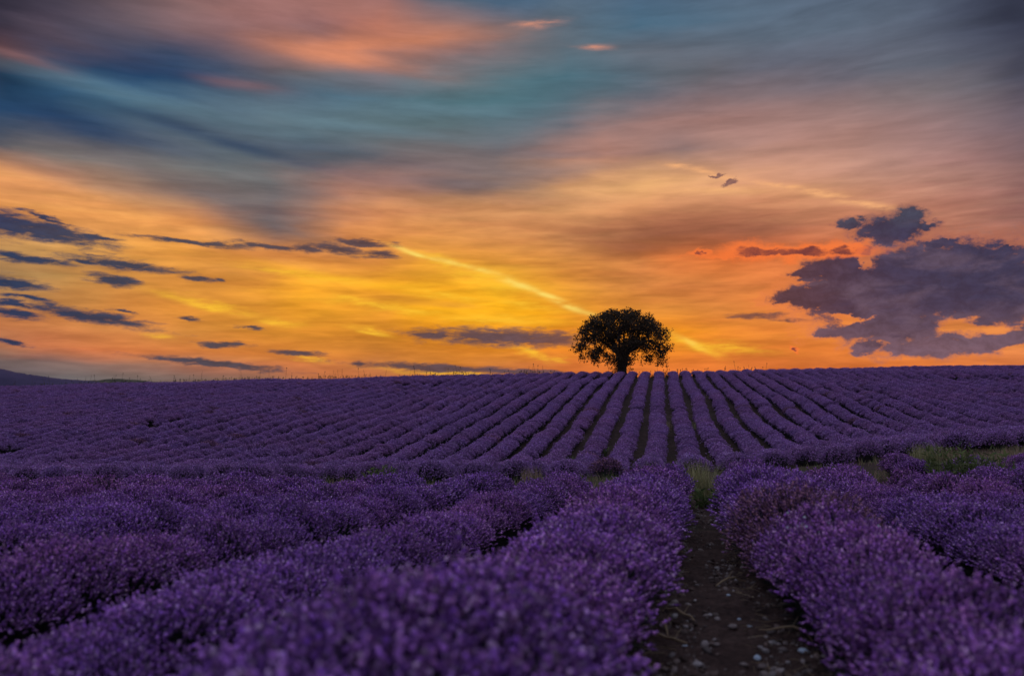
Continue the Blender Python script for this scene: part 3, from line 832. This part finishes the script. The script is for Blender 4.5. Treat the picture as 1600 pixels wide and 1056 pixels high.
    P = np.concatenate(P); nL = len(P)
    size = rg.uniform(.11, .20, nL)
    M = frames(rg.normal(0, 1, (nL, 3)), rg.uniform(0, 6.28, nL)) * np.stack([size * .8, size * .8, size], 1)[:, None, :]
    sp.stamp(lv, lf, M, P)
    o = link('trunk_shoots', tw.mesh('trunk_shoots', [M_bark]), root)
    link('shoot_leaves', sp.mesh('shoot_leaves', [M_oak]), o, kind='stuff')
build_tree()

# ---------------------------------------------------------------- weeds and grasses
def tuft(name, label, cat, x, y, w, h, n, mat, group=None, seed=0, width=.008, flat=1.0, lean=.55, depth=None, kind=None, lift=0.0):
    """a clump of arching blades, w across and h high"""
    rg = np.random.default_rng(seed)
    b = Buf()
    k = 4
    bx = rg.uniform(-.5, .5, n) * w * .7; by = rg.uniform(-.5, .5, n) * (depth or w) * .7
    ht = h * rg.uniform(.45, 1.0, n); an = rg.uniform(0, 6.28, n)
    ln = rg.uniform(.1, 1, n) * lean * ht
    V = []; 
    for i in range(k + 1):
        t = i / k
        px_ = bx + np.cos(an) * ln * t * t + 0; py_ = by + np.sin(an) * ln * t * t
        pz = ht * (t - .25 * t * t * ln / (ht + 1e-6)) - .03
        wd = width * (1 - .85 * t) * rg.uniform(.7, 1.3, n)
        sx, sy = -np.sin(an) * wd, np.cos(an) * wd
        V.append(np.stack([px_ - sx, py_ - sy, pz], 1)); V.append(np.stack([px_ + sx, py_ + sy, pz], 1))
    V = np.stack(V, 1)
    # follow the ground
    gx, gy = V[:, :1, 0] + x, V[:, :1, 1] + y
    z0 = ground_z(x, y)
    dz_ = np.array([ground_z(float(p), float(q)) - z0 for p, q in zip(bx + x, by + y)])
    V[:, :, 2] += dz_[:, None]
    F = []
    for i in range(k):
        F.append([2 * i, 2 * i + 1, 2 * i + 3, 2 * i + 2])
    base = (np.arange(n) * (2 * k + 2))[:, None, None]
    b.v.append(V.reshape(-1, 3)); b.f[(4, 0)] = [(np.array(F)[None] + base).reshape(-1, 4)]; b.n = len(V) * (2 * k + 2)
    return link(name, b.mesh(name, [mat]), loc=(x, y, z0 + lift), label=label, cat=cat, group=group, kind=kind)
def at(px, d):
    return (px - 800) / FX * d, d
W = 'weeds between the two lavender fields'
x, y = at(1090, 16.0); tuft('grass_tuft', 'bright yellow-green grass tuft at the far end of the dirt path', 'grass', x, y, .72, .95, 520, M_yellowgrass, W, 1, .005, lean=.8)
x, y = at(1024, 15.6); tuft('grass_tuft', 'pale straw-coloured grass tuft left of the yellow-green tuft', 'grass', x, y, .7, .86, 330, M_yellowgrass, W, 2, .005, lean=.8)
x, y = at(1440, 24.5); tuft('grass_tuft', 'yellow-green grass tuft in front of the dark bushes on the right', 'grass', x, y, 1.0, .75, 380, M_yellowgrass, W, 3, .009)
x, y = at(1475, 25.0); tuft('dry_grass_tuft', 'brown dry grass beside the yellow-green tuft on the right', 'grass', x, y, 1.1, .5, 300, M_straw, W, 4, .008)

def weed(label, x, y, w, h, n, seed, mat=M_green, group=W, name='green_weed'):
    """leafy weed clump: stems carrying leaves"""
    root = link(name, None, loc=(x, y, ground_z(x, y)), label=label, cat='weed', group=group)
    rg = np.random.default_rng(seed)
    st, lf = Buf(), Buf()
    bv, bfs = blade()
    for i in range(n):
        bx, by = rg.uniform(-.5, .5) * w, rg.uniform(-.5, .5) * w * .5
        hh = h * rg.uniform(.55, 1.05); lx, ly = rg.normal(0, .16, 2)
        pts = [(bx, by, -.03), (bx + lx * .4, by + ly * .4, hh * .55), (bx + lx, by + ly, hh)]
        v, q = tube(pts, [.006, .005, .002], 4); st.add(v, [q])
        m = 16
        t = rg.uniform(.15, 1, m)
        P = np.stack([np.interp(t, [0, .55, 1], [p[j] for p in pts]) for j in range(3)], 1)
        d = rg.normal(0, 1, (m, 3)); d[:, 2] = np.abs(d[:, 2]) * .8 + .1
        L = rg.uniform(.06, .16, m)
        lf.stamp(bv, bfs, frames(d, rg.uniform(0, 6.28, m)) * np.stack([L * .28, L, L], 1)[:, None, :], P)
    link('stems', st.mesh('stems', [mat]), root); link('leaves', lf.mesh('leaves', [mat]), root, kind='stuff')
    return root
x, y = at(1485, 15.8); weed('large leafy green weed clump in a gap on the right', x, y, .9, 1.0, 64, 11)
x, y = at(1540, 15.6); weed('smaller leafy green weed at the right end of the weedy gap', x, y, .6, .9, 34, 61)
x, y = at(1525, 15.9); tuft('grass_tuft', 'tall green grass inside the leafy weed clump on the right', 'grass', x, y, .9, .95, 340, M_yellowgrass, W, 12, .008)
x, y = at(1280, 16.2); weed('low green weed right of the end of the path', x, y, .9, .6, 26, 13)
x, y = at(1312, 16.2); tuft('grass_tuft', 'thin straw grass beside the low green weed', 'grass', x, y, .8, .6, 150, M_yellowgrass, W, 14, .006)
x, y = at(882, 36.0); weed('green weed in the furrow below the tree', x, y, .7, .45, 24, 15)
x, y = at(936, 38.5); weed('taller green weed in the next furrow right', x, y, .7, .5, 26, 16)
x, y = at(600, 21.0); weed('dark green weed at the edge of the near field left', x, y, .8, .6, 22, 17)
x, y = at(830, 24.0); tuft('dry_grass_tuft', 'small dry grass tuft where the far rows begin', 'grass', x, y, .8, .6, 160, M_straw, W, 18, .006)
x, y = at(1036, 47.0); tuft('dry_grass_tuft', 'pale dry grass across a gap in a far row', 'grass', x, y, 1.2, .65, 220, M_straw, W, 19, .010)
x, y = at(1075, 47.0); tuft('grass_tuft', 'green and straw grass in the gap of the neighbouring far row', 'grass', x, y, 1.2, .6, 200, M_yellowgrass, W, 20, .010)
# dry grass strip in the gap on the right
x, y = at(1580, 24.0); tuft('dry_grass', None, None, x, y, 5.0, .42, 1500, M_straw, None, 22, .007, depth=2.4, kind='stuff')
x, y = at(1108, 13.2); weed('dark green weed closing the path just before the yellow tuft', x, y, .5, .35, 20, 41, group=None)
def headland():
    rg = np.random.default_rng(44); b = Buf(); n = 5200
    Y = rg.uniform(15.0, 26.5, n); X = rg.uniform(-.70, .70, n) * Y
    dens = np.array([mnoise.noise(Vector((p * .35, q * .35, 12.0))) for p, q in zip(X, Y)])
    keep = dens + rg.normal(0, .25, n) > .02; X, Y = X[keep], Y[keep]; n = len(X)
    H = rg.uniform(.12, .42, n)
    bv, bfs = blade()
    d = np.stack([rg.normal(0, .3, n), rg.normal(0, .3, n), np.ones(n)], 1)
    P = np.stack([X, Y, [ground_z(float(p), float(q)) - .02 for p, q in zip(X, Y)]], 1)
    for k in range(5):
        off = np.stack([rg.normal(0, .07, n), rg.normal(0, .07, n), np.zeros(n)], 1)
        dk = d + np.stack([rg.normal(0, .3, n), rg.normal(0, .3, n), np.zeros(n)], 1)
        sel = rg.random(n) < .6
        for mi, q in ((0, sel), (1, ~sel)):
            m = int(q.sum())
            b.stamp(bv, bfs, frames(dk[q], rg.uniform(0, 6.28, m)) * np.stack([np.full(m, .012), H[q] * .3, H[q] * rg.uniform(.6, 1.1, m)], 1)[:, None, :], (P + off)[q], mi)
    link('headland_grass', b.mesh('headland_grass', [M_green, M_straw]), kind='stuff')
headland()
# grass along the ridge
def ridge_grass():
    rg = np.random.default_rng(31); b = Buf(); n = 3600
    X = rg.uniform(-62, 30, n); Y = rg.uniform(93.5, 97, n)
    dens = np.array([mnoise.noise(Vector((v * .18, 0, 0))) for v in X])
    keep = rg.random(n) < np.where(X < 0, .55 + dens, .18 + dens * .5); X, Y = X[keep], Y[keep]; n = len(X)
    H = rg.uniform(.45, 1.05, n) * (1 + .9 * (rg.random(n) < .07))
    sv, sq = rings([1, .5], [0, 1], 3)
    d = np.stack([rg.normal(0, .16, n), rg.normal(0, .16, n), np.ones(n)], 1)
    b.stamp(sv, [sq], frames(d) * np.stack([np.full(n, .024), np.full(n, .024), H], 1)[:, None, :], np.stack([X, Y, [ground_z(p, q) for p, q in zip(X, Y)]], 1))
    hv, hq = rings([.015, .05, .03, .008], [0, .06, .12, .17], 4)
    tip = np.stack([X, Y, [ground_z(p, q) for p, q in zip(X, Y)]], 1) + d / np.linalg.norm(d, axis=1, keepdims=True) * H[:, None]
    k = rg.random(n) < .4
    b.stamp(hv, [hq], frames(d)[k], tip[k])
    n = 5200
    X = rg.uniform(-66, 62, n); Y = rg.uniform(93.0, 97.5, n); H = rg.uniform(.22, .58, n)
    bv, bfs = blade()
    d = np.stack([rg.normal(0, .3, n), rg.normal(0, .3, n), np.ones(n)], 1)
    P = np.stack([X, Y, [ground_z(float(p), float(q)) - .03 for p, q in zip(X, Y)]], 1)
    b.stamp(bv, bfs, frames(d, rg.uniform(0, 6.28, n)) * np.stack([np.full(n, .10), H * .3, H], 1)[:, None, :], P)
    link('ridge_grass', b.mesh('ridge_grass', [M_silhouette]), kind='stuff')
ridge_grass()
def stalk(px, h, label, seed):
    rg = np.random.default_rng(seed)
    x, y = at(px, 96.5); z = ground_z(x, y)
    root = link('tall_weed_stalk', None, loc=(x, y, z), label=label, cat='weed', group='dry stalks on the ridge')
    b = Buf(); v, q = tube([(0, 0, -.1), (.03, 0, h * .6), (rg.normal(0, .06), 0, h)], [.03, .025, .012], 5); b.add(v, [q])
    link('stem', b.mesh('stem', [M_silhouette]), root)
    b = Buf()
    for _ in range(5):
        t = rg.uniform(.5, 1); an = rg.uniform(-1.1, 1.1)
        v, q = tube([(0.02, 0, h * t), (.02 + .22 * math.sin(an), rg.normal(0, .05), h * t + .2 * math.cos(an))], [.012, .03], 4); b.add(v, [q])
    link('seed_heads', b.mesh('seed_heads', [M_silhouette]), root)
stalk(766, 1.45, 'upright dry stalk on the ridge, midway from tree to left haze', 1)
stalk(1072, 1.25, 'dry stalk on the ridge a little right of the tree', 2)
stalk(1132, 1.35, 'tallest dry stalk on the ridge right of the tree', 3)
stalk(700, 1.1, 'short branching stalk on the ridge against the bright sky streak', 4)

# ---------------------------------------------------------------- far land at the left
def hill(name, az0_, az1_, dist, prof_pts, mat):
    n = 90; v, q = [], []
    for i in range(n + 1):
        a_ = R(az0_ + (az1_ - az0_) * i / n); t = i / n
        h = float(np.interp(t, [p[0] for p in prof_pts], [p[1] for p in prof_pts]))
        h *= 1 + .10 * mnoise.noise(Vector((i * .21, dist, 0))) + .07 * mnoise.noise(Vector((i * .83, dist, 4)))
        for dd, f in ((0, 0), (.04, .55), (.08, .9), (.11, 1), (.16, .85), (.25, 0)):
            r_ = dist * (1 + dd)
            v.append((r_ * math.sin(a_), r_ * math.cos(a_), -6.3 + (h + 6.3) * f))
    for i in range(n):
        for k in range(5):
            a0 = i * 6 + k; q.append((a0, a0 + 6, a0 + 7, a0 + 1))
    link(name, smooth(mesh_np(name, v, [(np.array(q), 0)], [mat])), kind='structure')
mh, gg, b_, _ = material('far_hill')
geo = gg.new('ShaderNodeNewGeometry')
gg.put(b_.inputs['Base Color'], gg.ramp(gg.noise(geo.outputs['Position'], .03, 6, .6), [(.35, (.055, .040, .085)), (.6, (.085, .060, .12)), (.75, (.06, .06, .06))]))
mg, gg, b_, _ = material('far_green_rise')
geo = gg.new('ShaderNodeNewGeometry')
gg.put(b_.inputs['Base Color'], gg.ramp(gg.noise(geo.outputs['Position'], .05, 6, .6), [(.3, (.05, .048, .030)), (.5, (.085, .078, .048)), (.66, (.19, .15, .09))]))
# heights above datum: camera eye is at 1.2
hill('hill', -40, -26.0, 620, [(0, 24), (.25, 18), (.52, 12.5), (.60, 9.0), (.75, 5.2), (.9, 3.2), (1, -6)], mh)
hill('low_green_rise', -29.4, -21.0, 900, [(0, -6), (.1, 4.0), (.35, 7.4), (.5, 6.2), (.62, 3.8), (.85, 3.0), (1, -6)], mg)

# ---------------------------------------------------------------- dirt path, clods and stones
a = R(NEAR_DIR); RD = (math.sin(a), math.cos(a)); LD = (math.cos(a), -math.sin(a))
def path_pt(s, q):
    return PATH_LAT * LD[0] + q * LD[0] + s * RD[0], PATH_LAT * LD[1] + q * LD[1] + s * RD[1]
def relief(s, q):
    e = abs(q) / .62
    z = .05 * max(0, e - .45) ** 1.5 - .03 * max(0, 1 - e * 1.6)
    z += .040 * mnoise.noise(Vector((s * 2.2, q * 3.2, .3))) + .030 * mnoise.noise(Vector((s * 7, q * 7, 4.3))) + .016 * mnoise.noise(Vector((s * 19, q * 19, 7.3)))
    return z
def build_path():
    ns, nq = 420, 36
    S = 1.2 + (np.linspace(0, 1, ns) ** 1.5) * 16.6
    v, f = [], []
    for s in S:
        for j in range(nq):
            q = -.62 + 1.24 * j / (nq - 1)
            x, y = path_pt(s, q)
            edge = ss(abs(q), .62, .5)
            v.append((x, y, ground_z(x, y) + .045 + relief(s, q) - .09 * (1 - edge)))
    for i in range(ns - 1):
        for j in range(nq - 1):
            k = i * nq + j; f.append((k, k + 1, k + nq + 1, k + nq))
    link('dirt_path', smooth(mesh_np('dirt_path', v, [(np.array(f), 0)], [M_soil])), kind='structure')
build_path()
def path_z(x, y):
    s = x * RD[0] + y * RD[1]; q = x * LD[0] + y * LD[1] - PATH_LAT
    if abs(q) < .55: return ground_z(x, y) + .045 + relief(s, q)
    return ground_z(x, y)
def rock_template(seed, squash=.6):
    rg = np.random.default_rng(seed)
    v, q = rings([.02, .6, 1, .95, .55, .02], [-.9, -.65, -.15, .35, .8, .95], 7, .5)
    v = v * (1 + rg.uniform(-.18, .18, (len(v), 1))) * np.array([1, rg.uniform(.6, .9), squash])
    return v, [q]
def clods():
    rg = np.random.default_rng(51); b = Buf()
    n = 9500
    s = 1.6 + 13 * rg.random(n) ** 1.4; q = rg.uniform(-.58, .58, n)
    cl_ = np.array([mnoise.noise(Vector((p * 1.6, k_ * 4.0, 21.0))) for p, k_ in zip(s, q)])
    ok = cl_ + rg.normal(0, .22, n) + .5 * (np.abs(q) - .3) > -.02; s, q = s[ok], q[ok]; n = len(s)
    sz = .005 + .026 * rg.random(n) ** 4
    P = []
    for i in range(n):
        x, y = path_pt(s[i], q[i]); P.append((x, y, path_z(x, y) + sz[i] * .15))
    P = np.array(P)
    for k in range(4):
        tv, tf = rock_template(60 + k, .65)
        idx = np.arange(n) % 4 == k; m = idx.sum()
        fr = frames(np.stack([rg.normal(0, .3, m), rg.normal(0, .3, m), np.ones(m)], 1), rg.uniform(0, 6.28, m)) * sz[idx][:, None, None]
        b.stamp(tv, tf, fr, P[idx])
    link('soil_clods', smooth(b.mesh('soil_clods', [M_darkstone])), kind='stuff')
clods()
def stone(px, py, w, label, mat, seed):
    p = ground_hit(px, py, .03)
    size = w / FX * p.y / 2
    tv, tf = rock_template(seed, .55)
    b = Buf(); b.add(tv * size, tf)
    o = link('stone', smooth(b.mesh('stone', [mat])), loc=(p.x, p.y, path_z(p.x, p.y) + size * .28), label=label, cat='stone', group='stones on the dirt path')
    o.rotation_euler = (.1, -.1, seed * 1.3)
stone(1183, 1027, 16, 'largest pale bluish stone lying on the dirt path', M_palestone, 1)
stone(1256, 1029, 18, 'bluish stone under the right lavender row, nearest the camera', M_palestone, 2)
stone(1138, 932, 8, 'small pale bluish stone in the middle of the path', M_palestone, 3)
stone(1171, 980, 10, 'pale grey stone midway between the two bluish path stones', M_palestone, 4)
stone(1155, 964, 7, 'tiny bluish stone just left of the pale grey stone', M_palestone, 9)
stone(1070, 1011, 11, 'lilac grey stone at the left side of the path', M_palestone, 5)
stone(1088, 1038, 12, 'tan stone at the left foreground of the path', M_tanstone, 6)
stone(1211, 1046, 13, 'pinkish pale stone in front of the largest bluish stone', M_tanstone, 7)
stone(1103, 962, 11, 'flat tan stone on the left half of the path', M_tanstone, 8)
stone(1054, 941, 14, 'long pale stone at the foot of the left lavender row', M_tanstone, 10)
stone(1104, 885, 8, 'small tan stone where the path narrows', M_tanstone, 11)
stone(1162, 1038, 14, 'dull brown stone left of the largest bluish stone', M_tanstone, 12)
stone(1145, 984, 17, 'broad brown stone half sunk in the path centre', M_tanstone, 13)
# dry woody debris along the left edge of the path
def debris():
    rg = np.random.default_rng(77)
    for i, (px, py, L, lab) in enumerate([(1062, 962, .34, 'bent dry stalk fallen at the left edge of the path'), (1046, 1005, .30, 'dry curled stalk at the left, close to the camera'),
                                          (1142, 912, .30, 'thin dry twig reaching onto the path from the right row'), (1228, 990, .32, 'dry broken stalk under the right lavender row'), (1036, 985, .24, 'short dry stalk under the left lavender row')]):
        p = ground_hit(px, py, .04); an = [1.9, 2.1, .5, 2.6, 1.7][i]
        b = Buf(); z = path_z(p.x, p.y); pts = []
        for k in range(6):
            t = k / 5 - .5
            xx, yy = p.x + math.cos(an) * L * t + rg.normal(0, .008), p.y + math.sin(an) * L * t + rg.normal(0, .008)
            pts.append((xx - p.x, yy - p.y, path_z(xx, yy) - z + .012 + .035 * math.sin(math.pi * (k / 5))))
        v, q = tube(pts, [.004, .007, .008, .007, .006, .003], 6); b.add(v, [q])
        v, q = tube([pts[2], (pts[2][0] + .05, pts[2][1] + .04, pts[2][2] + .05)], [.005, .002], 5); b.add(v, [q])
        link('dry_stalk', smooth(b.mesh('dry_stalk', [M_straw])), loc=(p.x, p.y, z), label=lab, cat='stalk', group='dry stalks on the dirt path')
debris()
def litter():
    rg = np.random.default_rng(78); b = Buf(); n = 700
    sv, sq = rings([1, .6], [-.5, .5], 3)
    s = 2 + 10 * rg.random(n) ** 1.3; q = rg.choice([-1, 1], n) * rg.uniform(.18, .6, n)
    P = []
    for i in range(n):
        x, y = path_pt(s[i], q[i]); P.append((x, y, path_z(x, y) + .008))
    d = np.stack([rg.normal(0, 1, n), rg.normal(0, 1, n), rg.normal(0, .18, n)], 1)
    b.stamp(sv, [sq], frames(d) * np.stack([np.full(n, .0022), np.full(n, .0022), rg.uniform(.03, .14, n)], 1)[:, None, :], np.array(P))
    link('straw_litter', b.mesh('straw_litter', [M_straw]), kind='stuff')
litter()
# small white wildflowers growing through the first row on the right
def white_flowers():
    p = ground_hit(1300, 838, .56)
    mw, gg, b_, _ = material('white_petals'); b_.inputs['Base Color'].default_value = (.50, .55, .55, 1)
    root = link('white_wildflower', None, loc=(p.x, p.y, ground_z(p.x, p.y)), label='small white wildflowers poking through the right lavender row', cat='wildflower')
    rg = np.random.default_rng(5); st, fl = Buf(), Buf()
    for _ in range(26):
        x, y = rg.normal(0, .20), rg.normal(0, .16); h = rg.uniform(.56, .68)
        v, q = tube([(x * .4, y * .4, 0), (x, y, h)], [.003, .002], 4); st.add(v, [q])
        pv, pq = rings([.0015, .007, .0105, .003], [-.003, .0, .004, .005], 7)
        pv = pv @ np.array(frames(np.array([[rg.normal(0, .4), -.5, 1]]))[0]).T
        fl.add(pv + np.array([x, y, h]), [pq])
    link('stems', st.mesh('stems', [M_green]), root); link('blossoms', fl.mesh('blossoms', [mw]), root, kind='stuff')
white_flowers()
